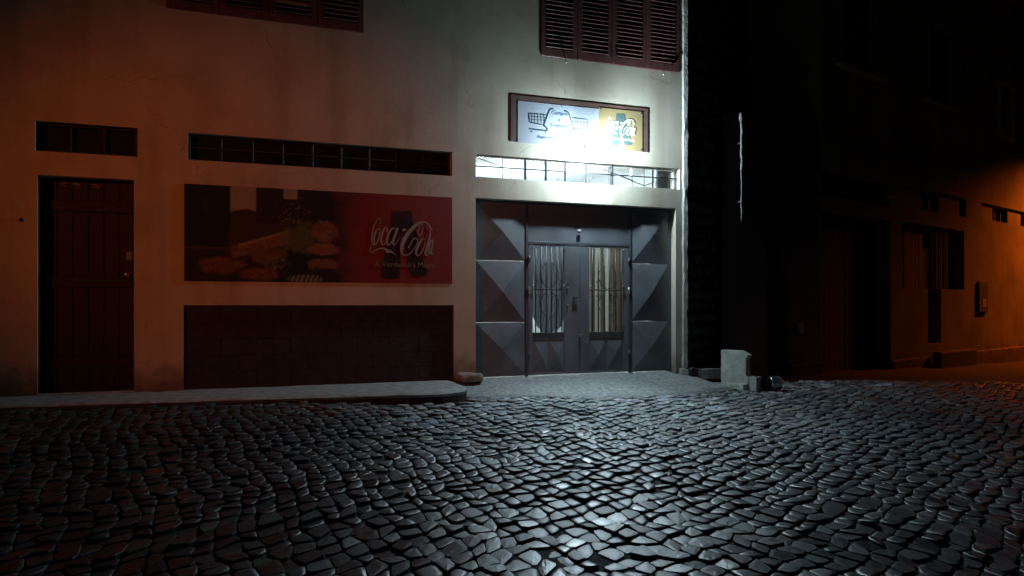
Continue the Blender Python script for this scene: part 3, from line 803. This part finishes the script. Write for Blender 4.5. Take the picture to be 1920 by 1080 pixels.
# script logo, in units of the poster's print
LOGO = [
 [(350,275,7),(345,230,9),(322,214,9),(290,250,14),(258,330,16),(242,420,18),(240,500,16),(255,545,13),(280,540,8)],
 [(240,545,6),(218,575,7),(218,615,9),(240,637,12),(290,606,13),(350,588,14),(405,592,24),(440,618,44),(480,625,30),(515,640,14),(548,662,3)],
 [(330,335,12),(296,360,20),(268,440,22),(268,515,20),(288,540,14),(312,500,14),(334,420,14),(340,360,12),(330,335,10)],
 [(428,385,12),(438,345,14),(418,326,14),(388,355,22),(362,440,26),(362,510,24),(385,540,16),(420,505,10),(452,430,7)],
 [(545,345,12),(515,326,16),(475,360,26),(440,440,28),(432,510,28),(455,540,18),(490,505,14),(540,400,14),(560,345,10)],
 [(572,320,30),(545,400,30),(515,490,30),(520,535,20),(550,525,9),(590,460,6),(610,430,4)],
 [(632,352,18),(660,342,34),(690,345,10)],
 [(1046,345,6),(1012,305,18),(985,262,18),(940,238,14),(890,236,24),(830,268,42),(745,345,48),(675,440,50),(632,540,48),(625,620,36),(655,662,20),(705,660,14),(770,608,13),(820,530,12),(838,480,14),(818,448,14),(780,460,14),(745,520,12),(715,572,20)],
 [(905,246,8),(865,290,10),(842,350,12),(852,392,12),(880,398,12),(905,350,11),(908,290,9),(890,250,7)],
 [(948,462,10),(912,452,14),(868,500,28),(826,590,30),(818,640,24),(842,668,14),(885,630,12),(925,550,12),(945,490,10)],
 [(1000,300,8),(1012,350,10),(1000,440,24),(965,560,28),(942,630,24),(958,664,14),(990,640,8),(1015,590,6)],
 [(1045,470,10),(1022,470,14),(1000,530,20),(985,600,20),(992,640,16),(1015,620,10),(1042,540,10)],
 [(1052,455,20),(1040,530,20),(1022,610,20),(1032,642,12),(1056,630,6)],
]
B_L = [(512,112),(628,112),(634,200),(640,300),(628,400),(600,520),(612,640),(606,780),(600,900),(585,955),(480,970),(380,955),(352,900),(366,800),(400,680),(400,600),(428,480),(480,340),(500,230)]
B_R = [(646,105),(752,105),(770,220),(800,330),(850,450),(880,560),(880,640),(930,760),(972,870),(960,915),(860,940),(755,930),(724,880),(700,780),(690,650),(660,540),(640,420),(636,300),(640,200)]
# big poster left of the gate
UP0, UP1, ZP0, ZP1 = -3.560, -0.326, 1.266, 2.395
po = empty('poster', W1((UP0+UP1)/2, 0, ZP0), A1, 'large red drink poster with food picture on the wall', 'poster')
pw, ph = UP1-UP0, ZP1-ZP0
NX, NZ = 340, 120
def vn(x, y, s, k=0): return noise.noise(Vector((x*s, y*s, k*9.7)))
def blob(x, y, cx, cy, rx, ry, soft=0.35, rough=0.25, k=1):
    d = math.hypot((x-cx)/rx, (y-cy)/ry) + rough*vn(x, y, 0.02, k)
    return min(1, max(0, (1+soft/2-d)/soft))
def rect(x, y, x0, x1, y0, y1, s=12):
    f = lambda t: min(1, max(0, 0.5+t/s))
    return f(x-x0)*f(x1-x)*f(y-y0)*f(y1-y)
def paint(a, b):
    x = 30 + a*503*5.14; y = 80 + b*(187*5.14-10)         # print units of the picture
    c = np.array((0.022, 0.014, 0.012))
    def lay(col, m):
        nonlocal c
        c = c*(1-m) + np.array(col)*m
    lay((0.36, 0.30, 0.22), rect(x, y, 425, 665, 60, 345-40*math.sin((x-430)/90)))
    lay((0.36, 0.30, 0.22), rect(x, y, 915, 1045, 60, 185))
    lay((0.055, 0.035, 0.022), blob(x, y, 640, 560, 340, 240, .3, .3, 2))
    lay((0.030, 0.020, 0.018), rect(x, y, 665, 915, 90, 440))
    lay((0.009, 0.010, 0.013), rect(x, y, 25, 432-max(0, (y-480))*.12, 60, 690))
    lay((0.06, 0.07, 0.08), 0.7*rect(x, y, 190, 235, 190, 380, 25)*max(0, vn(x, y, .03, 3)+.4))
    lay((0.09, 0.06, 0.045), 0.8*rect(x, y, 25, 420, 690, 712, 10))
    # long filled roll rising to the right
    t = (x-450)/500
    yt = 690-170*max(0, min(1, t)); yb = 800-150*max(0, min(1, t))
    lay((0.26, 0.135, 0.045), rect(x, y, 440, 980, yt-12, yb, 22)*(0.72+0.5*vn(x, y, .03, 4)))
    lay((0.34, 0.26, 0.15), 0.8*rect(x, y, 500, 970, yt-14, yt+14, 10))
    lay((0.17, 0.075, 0.03), blob(x, y, 760, 760, 180, 70, .5, .5, 5)*.8)
    # salad and stacked bread
    lay((0.13, 0.12, 0.055), blob(x, y, 1080, 590, 170, 160, .5, .6, 6)*(0.6+0.8*abs(vn(x, y, .05, 7))))
    lay((0.27, 0.115, 0.055), blob(x, y, 1310, 500, 130, 120, .25, .3, 8)*(0.75+0.4*vn(x, y, .03, 9)))
    lay((0.24, 0.10, 0.06), blob(x, y, 1300, 690, 150, 60, .3, .3, 10))
    lay((0.30, 0.14, 0.07), blob(x, y, 1320, 650, 80, 20, .6, .4, 11)*.8)
    lay((0.20, 0.085, 0.05), blob(x, y, 1290, 840, 150, 52, .35, .35, 12))
    lay((0.012, 0.012, 0.014), rect(x, y, 950, 1140, 735, 950, 20))
    lay((0.16, 0.13, 0.10), blob(x, y, 820, 840, 130, 70, .6, .9, 13)*max(0, .5+1.6*vn(x, y, .06, 14)))
    # plates of meat in front
    lay((0.20, 0.085, 0.045), blob(x, y, 350, 870, 200, 82, .3, .25, 15)*(0.75+0.6*vn(x, y, .035, 16)))
    lay((0.22, 0.07, 0.045), blob(x, y, 690, 955, 180, 64, .3, .3, 17)*(0.75+0.6*vn(x, y, .035, 18)))
    s = 0.5+0.5*math.sin(x*0.14+y*.05)
    lay((0.24*s+0.03, 0.23*s+0.03, 0.21*s+0.03), blob(x, y, 1130, 995, 170, 42, .3, .2, 19))
    # blossoms
    m = blob(x, y, 1030, 340, 150, 130, .5, .6, 20)*max(0, 2.2*vn(x, y, .045, 21)-.35)
    lay((0.28, 0.18, 0.14), min(1, m))
    # red field on the right
    r = min(1, max(0, (x-1380-120*vn(x, y, .008, 22))/330))
    lay((0.25, 0.030, 0.024), r)
    lay((0.20, 0.010, 0.010), 0.55*r*rect(x, y, 1500, 1900, 0, 1100, 300))
    return np.maximum(c*(1+0.18*vn(x, y, .09, 23)), 0.004)
pv, pc, pf = [], [], []
for i in range(NX+1):
    for j in range(NZ+1):
        a, b = i/NX, j/NZ
        pv.append((-pw/2+pw*a, -0.006, ph*(1-b))); pc.append(paint(a, b))
for i in range(NX):
    for j in range(NZ):
        o = i*(NZ+1)+j; pf.append((o, o+1, o+NZ+2, o+NZ+1))
pp = from_py('picture', pv, pf, POSTER, po)
pa = pp.data.attributes.new('print', 'FLOAT_COLOR', 'POINT')
pa.data.foreach_set('color', np.concatenate([np.array(pc), np.ones((len(pc),1))], 1).astype(np.float32).ravel())
box('panel', -pw/2, pw/2, -0.005, -0.0005, 0, ph, BOARD, po, 0)
cu = (UP0+UP1)/2
def fxp(x, y): return (-0.991-cu + (x-635)*0.00098, 1.841-ZP0 - (y-450)*0.00101)
flat_poly('bottle_print', B_L, fxp, -0.0085, BOTTLE_DARK, po); flat_poly('bottle_print', B_R, fxp, -0.0088, BOTTLE_DARK, po)
LOGO_INK = mat('cream_lettering_ink', (0.40, 0.35, 0.31), 0.5, 0.2)
for k, s in enumerate(LOGO): ribbons([s], fxp, -0.0112-0.0002*k, 'lettering', LOGO_INK, po)
p = fxp(670, 815); text_mesh('A Verdadeira Magia', 0.098, 'lettering', mat('dull_lettering_ink', (0.27, 0.19, 0.17), 0.5, 0.1), po, (p[0], -0.0110, p[1]))
# gold sign on the same backing
gs = empty('drink_sign', W1(2.177, 0.0, 3.19), A1, 'gold sign with two dark bottles and white script lettering', 'sign')
box('plate', -0.352, 0.352, -0.014, -0.0085, 0.005, 0.582, SIGNGOLD, gs, 0.003)
def fxg(x, y): return ((x-650)*0.00056+0.0, 0.300-(y-520)*0.00053)
flat_poly('bottle_print', B_L, fxg, -0.0162, BOTTLE_INK, gs); flat_poly('bottle_print', B_R, fxg, -0.0166, BOTTLE_INK, gs)
for k, s in enumerate(LOGO): ribbons([s], fxg, -0.0190-0.0002*k, 'lettering', WHITE_INK, gs)
p = fxg(670, 815); text_mesh('A Verdadeira Magia', 0.052, 'lettering', WHITE_INK, gs, (p[0], -0.0185, p[1]))
for x, z in ((-0.33, 0.56), (0.325, 0.55), (0.325, 0.035), (-0.33, 0.03)):
    lathe('screw', [(0.010, 0), (0.010, 0.003), (0.004, 0.006)], GRILLE, gs, 8, loc=(x, -0.0145, z), rot=(R(90), 0, 0))

# lumps and rubbish on the ground
rough_block('concrete_lump', (0.36, 0.26, 0.12), LUMP, seed=3, cuts=6, amp=0.024, rnd=0.6, loc=W1(-0.13, -0.13, -0.015), rot=(0, 0, A1))
tag(bpy.data.objects['concrete_lump'], 'rounded brownish concrete lump at the foot of the pier left of gate', 'rubble')
p = W1(3.31, -0.10, -0.06)
rough_block('black_stone', (0.13, 0.13, 0.12), BLACKSTONE, seed=5, cuts=3, amp=0.02, rnd=0.25, loc=p, rot=(0, 0, 0.4))
tag(bpy.data.objects['black_stone'], 'small black stone at the right corner of the shop wall', 'stone')
p = W1(3.36, 0.02, -0.05)
rough_block('corner_stone', (0.20, 0.14, 0.11), CONC, seed=8, cuts=4, amp=0.02, rnd=0.3, loc=W1(3.25, -0.02, -0.06), rot=(0, 0, A1))
tag(bpy.data.objects['corner_stone'], 'pale rough footing stone under the shop corner behind the black stone', 'stone')
rough_block('ledge', (0.74, 0.18, 0.15), CONC, seed=9, cuts=6, amp=0.012, loc=W1(3.78, 0.02, -0.115), rot=(0, 0, A1-0.02))
tag(bpy.data.objects['ledge'], 'low grey concrete ledge between shop corner and upright slab', 'ledge')
def slab_shape(p):
    p = p.copy()
    if p.x > 0.08 and p.z > 0.40: p.z -= (p.x-0.08)*0.5
    if p.x > 0.15 and 0.22 < p.z < 0.44: p.x -= 0.03
    return p
sl = empty('broken_slab', (3.22, 11.10, float(gz(3.22, 11.10))-0.01), -0.80, 'upright broken pale concrete slab beside the metal tin', 'rubble')
rough_block('slab', (0.42, 0.12, 0.56), PALE_CONC, sl, seed=12, cuts=9, amp=0.008, shape=slab_shape)
rough_block('toe', (0.17, 0.16, 0.20), PALE_CONC, sl, seed=13, cuts=6, amp=0.010, loc=(0.255, 0.03, 0))
rough_block('toe', (0.30, 0.20, 0.10), PALE_CONC, sl, seed=14, cuts=6, amp=0.014, loc=(0.06, -0.08, -0.01))
tn = empty('metal_tin', (3.66, 11.02, float(gz(3.66, 11.02))+0.105), 0.12, 'dented black and silver tin lying on its side by the slab', 'tin')
lathe('body', [(0.075, -0.17), (0.098, -0.168), (0.103, -0.16), (0.097, -0.15), (0.094, -0.05), (0.099, 0.0)], TIN_DARK, tn, 20, rot=(0, R(90), 0))
lathe('silver_band', [(0.099, 0.0), (0.100, 0.03), (0.097, 0.10), (0.100, 0.145), (0.104, 0.152), (0.100, 0.160), (0.085, 0.158)], TIN, tn, 20, rot=(0, R(90), 0))
lathe('lid', [(0.084, 0.153), (0.080, 0.150), (0.02, 0.150)], TIN, tn, 20, rot=(0, R(90), 0))
tube('wire_handle', [(0.0, -0.101, 0.0), (0.03, -0.125, -0.05), (0.06, -0.12, -0.095), (0.12, -0.10, -0.10)], 0.004, STEEL, tn)
def scrap(px, py, X_, Y_, w, h, seed, label):
    v, f = [], []
    for i in range(5):
        for j in range(4):
            x, y = (i/4-.5)*w, (j/3-.5)*h
            v.append((x, y, 0.012+0.02*noise.noise(Vector((x*14, y*14, seed)))+0.010*abs(i-2)))
    for i in range(4):
        for j in range(3):
            o = i*4+j; f.append((o, o+4, o+5, o+1))
    o = from_py('paper_scrap', v, f, PAPER, loc=(X_, Y_, float(gz(X_, Y_))+0.008), rot=(0, 0, seed))
    md = o.modifiers.new('thickness', 'SOLIDIFY'); md.thickness = 0.002
    return tag(o, label, 'litter', 'paper scraps on the cobbles')
scrap(1645, 727, 5.65, 11.97, 0.16, 0.08, 0.3, 'flat white paper scrap on the cobbles right of the tin')
scrap(848, 815, -0.56, 7.30, 0.055, 0.06, 1.1, 'tiny white paper scrap on the cobbles in front of pier')
scrap(740, 825, -1.05, 6.95, 0.03, 0.025, 2.1, 'faint paper crumb on dark cobbles left of the tiny scrap')

# pale pipe on the corner of the dark building
dp = empty('drain_pipe', W2(-0.03, -0.115, 2.27), A2, 'thin flaking white pipe on the dark corner right of shop', 'pipe')
tube('pipe', [(0.006*math.sin(k*1.3), 0.004*math.cos(k*2.1), k*0.085) for k in range(19)], [0.012+0.007*abs(math.sin(k*1.7)) if k > 9 else 0.009 for k in range(19)], PALEPIPE, dp, 8)
lathe('pipe_cap', [(0.012, 0), (0.026, 0.02), (0.030, 0.07), (0.022, 0.12), (0.008, 0.14)], PALEPIPE, dp, 10, loc=(-0.015, 0, 1.52))
for z in (0.3, 1.2): box('clamp', 0.0, 0.05, 0.002, 0.113, z-0.012, z+0.012, FRAME_DARK, dp, 0)

# ------------------------------------------------------------------ dark buildings to the right
low = empty('low_building', P2, A2, 'unlit single-storey dark rendered house just right of the shop', 'building')
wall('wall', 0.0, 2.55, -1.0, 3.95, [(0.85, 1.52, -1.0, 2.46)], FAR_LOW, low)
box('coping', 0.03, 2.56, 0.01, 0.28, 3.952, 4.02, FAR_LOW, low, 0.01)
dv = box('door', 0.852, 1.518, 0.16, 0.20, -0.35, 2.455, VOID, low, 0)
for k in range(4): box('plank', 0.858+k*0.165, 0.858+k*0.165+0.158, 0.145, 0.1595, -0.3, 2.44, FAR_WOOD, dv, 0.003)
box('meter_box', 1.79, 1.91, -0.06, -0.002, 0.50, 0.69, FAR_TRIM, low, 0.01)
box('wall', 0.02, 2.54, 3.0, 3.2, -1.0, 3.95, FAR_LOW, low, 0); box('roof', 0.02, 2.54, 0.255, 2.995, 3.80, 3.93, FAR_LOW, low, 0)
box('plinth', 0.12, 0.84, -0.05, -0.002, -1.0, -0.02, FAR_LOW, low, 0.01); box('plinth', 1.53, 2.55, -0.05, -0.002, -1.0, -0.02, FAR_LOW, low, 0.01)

tall = empty('corner_house', P2, A2, 'tall ochre plastered house glowing orange at the right edge', 'building')
hv = [(2.60, 5.32, 2.93, 3.37), (2.60, 5.32, -1.0, 2.65), (5.80, 9.23, 3.00, 3.43), (5.80, 7.24, 1.33, 2.68), (7.24, 9.23, 1.33, 2.68), (7.10, 7.80, 0.15, 1.33), (10.15, 13.2, 3.05, 3.43),
      (3.45, 4.65, 5.36, 7.0), (11.28, 12.10, 5.28, 6.40), (7.2, 8.4, 5.36, 7.0), (14.2, 15.2, -1.2, 2.5)]
hv[4] = (7.24, 9.10, 1.33, 2.68)
wall('wall', 2.56, 17.0, -1.4, 8.6, hv, FAR_WALL, tall, 0.3)
box('wall', 2.56, 2.8, 0.305, 6.0, 3.0, 8.6, FAR_WALL, tall, 0); box('wall', 16.7, 17.0, 0.305, 6.0, -1.4, 8.6, FAR_WALL, tall, 0); box('wall', 2.56, 17.0, 6.005, 6.2, -1.4, 8.6, FAR_WALL, tall, 0)
box('roof', 2.5, 17.1, -0.2, 6.3, 8.602, 8.8, FAR_WALL, tall, 0.01)
box('plinth', 5.33, 7.09, -0.06, -0.002, -1.4, -0.12, FAR_WALL, tall, 0.02); box('plinth', 7.81, 14.19, -0.06, -0.002, -1.4, -0.10, FAR_WALL, tall, 0.02)
box('shadow_block', 7.15, 9.2, -0.24, -0.065, -1.4, -0.02, FAR_LOW, tall, 0.03)  # low dark block put in to stand for a shadow at the wall foot
# vents
for (u0, u1, z0, z1, dark) in ((2.60, 5.32, 2.93, 3.37, [(2.62, 5.30)]), (5.80, 9.23, 3.00, 3.43, [(6.83, 7.80), (8.95, 9.22)]), (10.15, 13.2, 3.05, 3.43, [(11.03, 12.09)])):
    vt = box('window', u0+.001, u1-.001, 0.22, 0.25, z0+.001, z1-.001, VOID, tall, 0)
    x = u0+0.01
    for (a, b) in dark + [(u1-0.005, u1)]:
        if a-x > 0.05: box('shutter_board', x, a, 0.05, 0.08, z0+0.01, z1-0.01, FAR_WALL, vt, 0.004)
        x = b
    k = u0+0.35
    while k < u1-0.1:
        box('bar', k-0.012, k+0.012, 0.10, 0.12, z0+.002, z1-.002, FRAME_DARK, vt, 0); k += 0.42
# wide doorway: plank door and black gap
dv = box('door', 2.61, 4.41, 0.20, 0.24, -0.4, 2.64, VOID, tall, 0)
for k in range(9): box('plank', 2.62+k*0.198, 2.62+k*0.198+0.19, 0.165+random.uniform(0, .012), 0.199, -0.35, 2.62, FAR_WOOD, dv, 0.004)
box('doorway_back', 4.42, 5.315, 0.6, 0.62, -0.4, 2.645, VOID, tall, 0)
# boarded window, barred window, door beneath
bw = box('window', 5.802, 7.10, 0.16, 0.19, 1.335, 2.675, VOID, tall, 0)
for k in range(7): box('board', 5.81+k*0.184, 5.81+k*0.184+0.175, 0.10+random.uniform(0, .012), 0.155, 1.34, 2.67, FAR_WOOD, bw, 0.004)
nw = box('window', 7.242, 9.098, 0.26, 0.28, 1.335, 2.675, VOID, tall, 0)
for u in (7.5, 7.72, 7.86, 7.98, 8.12, 8.28): box('bar', u-0.016, u+0.016, 0.06, 0.09, 1.335, 2.675, FAR_TRIM if u in (7.98, 8.28, 7.72) else FAR_WOOD, nw, 0.002)
dv = box('door', 7.102, 7.798, 0.22, 0.25, 0.152, 1.328, VOID, tall, 0)
for k in range(3): box('plank', 7.11+k*0.228, 7.11+k*0.228+0.22, 0.19, 0.219, 0.155, 1.325, FRAME_DARK, dv, 0.003)
# upper windows
for (u0, u1, z0, z1) in ((3.45, 4.65, 5.36, 7.0), (7.2, 8.4, 5.36, 7.0)):
    uw = box('window', u0+.001, u1-.001, 0.15, 0.17, z0+.001, z1-.001, DARKGLASS, tall, 0)
    box('sill', u0-0.35, u1+0.12, -0.10, 0.02, z0-0.07, z0-0.005, FAR_TRIM, uw, 0.01)
    for u in (u0+0.04, (u0+u1)/2, u1-0.04): box('frame', u-0.03, u+0.03, 0.09, 0.149, z0+.002, z1-.002, FAR_WOOD, uw, 0.003)
    box('frame', u0+0.075, u1-0.075, 0.092, 0.148, z0+0.9, z0+0.95, FAR_WOOD, uw, 0.003)
uw = box('window', 11.282, 12.098, 0.15, 0.17, 5.282, 6.398, DARKGLASS, tall, 0)
for (a, b, c, d_) in ((11.14, 11.275, 5.29, 6.395), (12.105, 12.24, 5.29, 6.395), (11.08, 12.30, 6.40, 6.53), (11.06, 12.32, 5.15, 5.28)):
    box('surround', a, b, -0.07, -0.002, c, d_, FAR_TRIM, uw, 0.01)
box('frame', 11.67, 11.71, 0.09, 0.149, 5.285, 6.395, FAR_WOOD, uw, 0.003)
mb = box('meter_box', 9.90, 10.48, -0.04, -0.002, 0.80, 1.55, FAR_LOW, tall, 0.015)
box('dial', 10.10, 10.34, -0.047, -0.0405, 0.92, 1.12, FAR_TRIM, mb, 0.005)
dv = box('door', 14.202, 15.198, 0.2, 0.24, -0.9, 2.495, FAR_WOOD, tall, 0)

# ------------------------------------------------------------------ sodium street lamps, both out of frame
def street_lamp(loc, rz, target, watts, spot, label):
    s = empty('street_lamp', loc, rz, label, 'street lamp', 'sodium street lamps')
    lathe('pole', [(0.09, 0), (0.09, 0.5), (0.06, 0.55), (0.045, 6.0)], POLE, s, 14)
    tube('arm', [(0, 0, 5.9), (0.05, 0, 6.1), (0.5, 0, 6.25), (1.0, 0, 6.28)], 0.03, POLE, s, 8)
    rough_block('head', (0.55, 0.22, 0.12), POLE, s, seed=2, cuts=3, amp=0.0, rnd=0.4, loc=(1.2, 0, 6.22))
    rough_block('lens', (0.40, 0.17, 0.07), SODIUM, s, seed=2, cuts=3, amp=0.0, rnd=0.5, loc=(1.2, 0, 6.15))
    l = bpy.data.lights.new('sodium_beam', 'SPOT')
    l.energy = watts; l.color = SODIUM_COL; l.spot_size = R(spot); l.spot_blend = 1.0; l.shadow_soft_size = 0.15
    o = bpy.data.objects.new('sodium_beam', l); COL.objects.link(o); o.parent = s
    lp = Vector((1.2, 0, 6.08)); o.location = lp
    M = Matrix.Translation(Vector(loc)) @ Matrix.Rotation(rz, 4, 'Z')
    dv = (M.inverted() @ Vector(target)) - lp
    o.rotation_euler = dv.to_track_quat('-Z', 'Y').to_euler()
    return s
pl = W1(-18.0, -15.5, 0); pl.z = float(gz(pl.x, pl.y))
street_lamp(pl, A1+R(60), W1(-2.6, 0, 1.9), SODIUM_LEFT, 18, 'orange sodium street lamp out of frame to the left')
pr_ = W2(17.0, -2.6, 0); pr_.z = float(gz(pr_.x, pr_.y))
street_lamp(pr_, A2+R(100), W2(12.7, 0.4, 1.0), SODIUM_RIGHT, 76, 'orange sodium street lamp out of frame to the right')
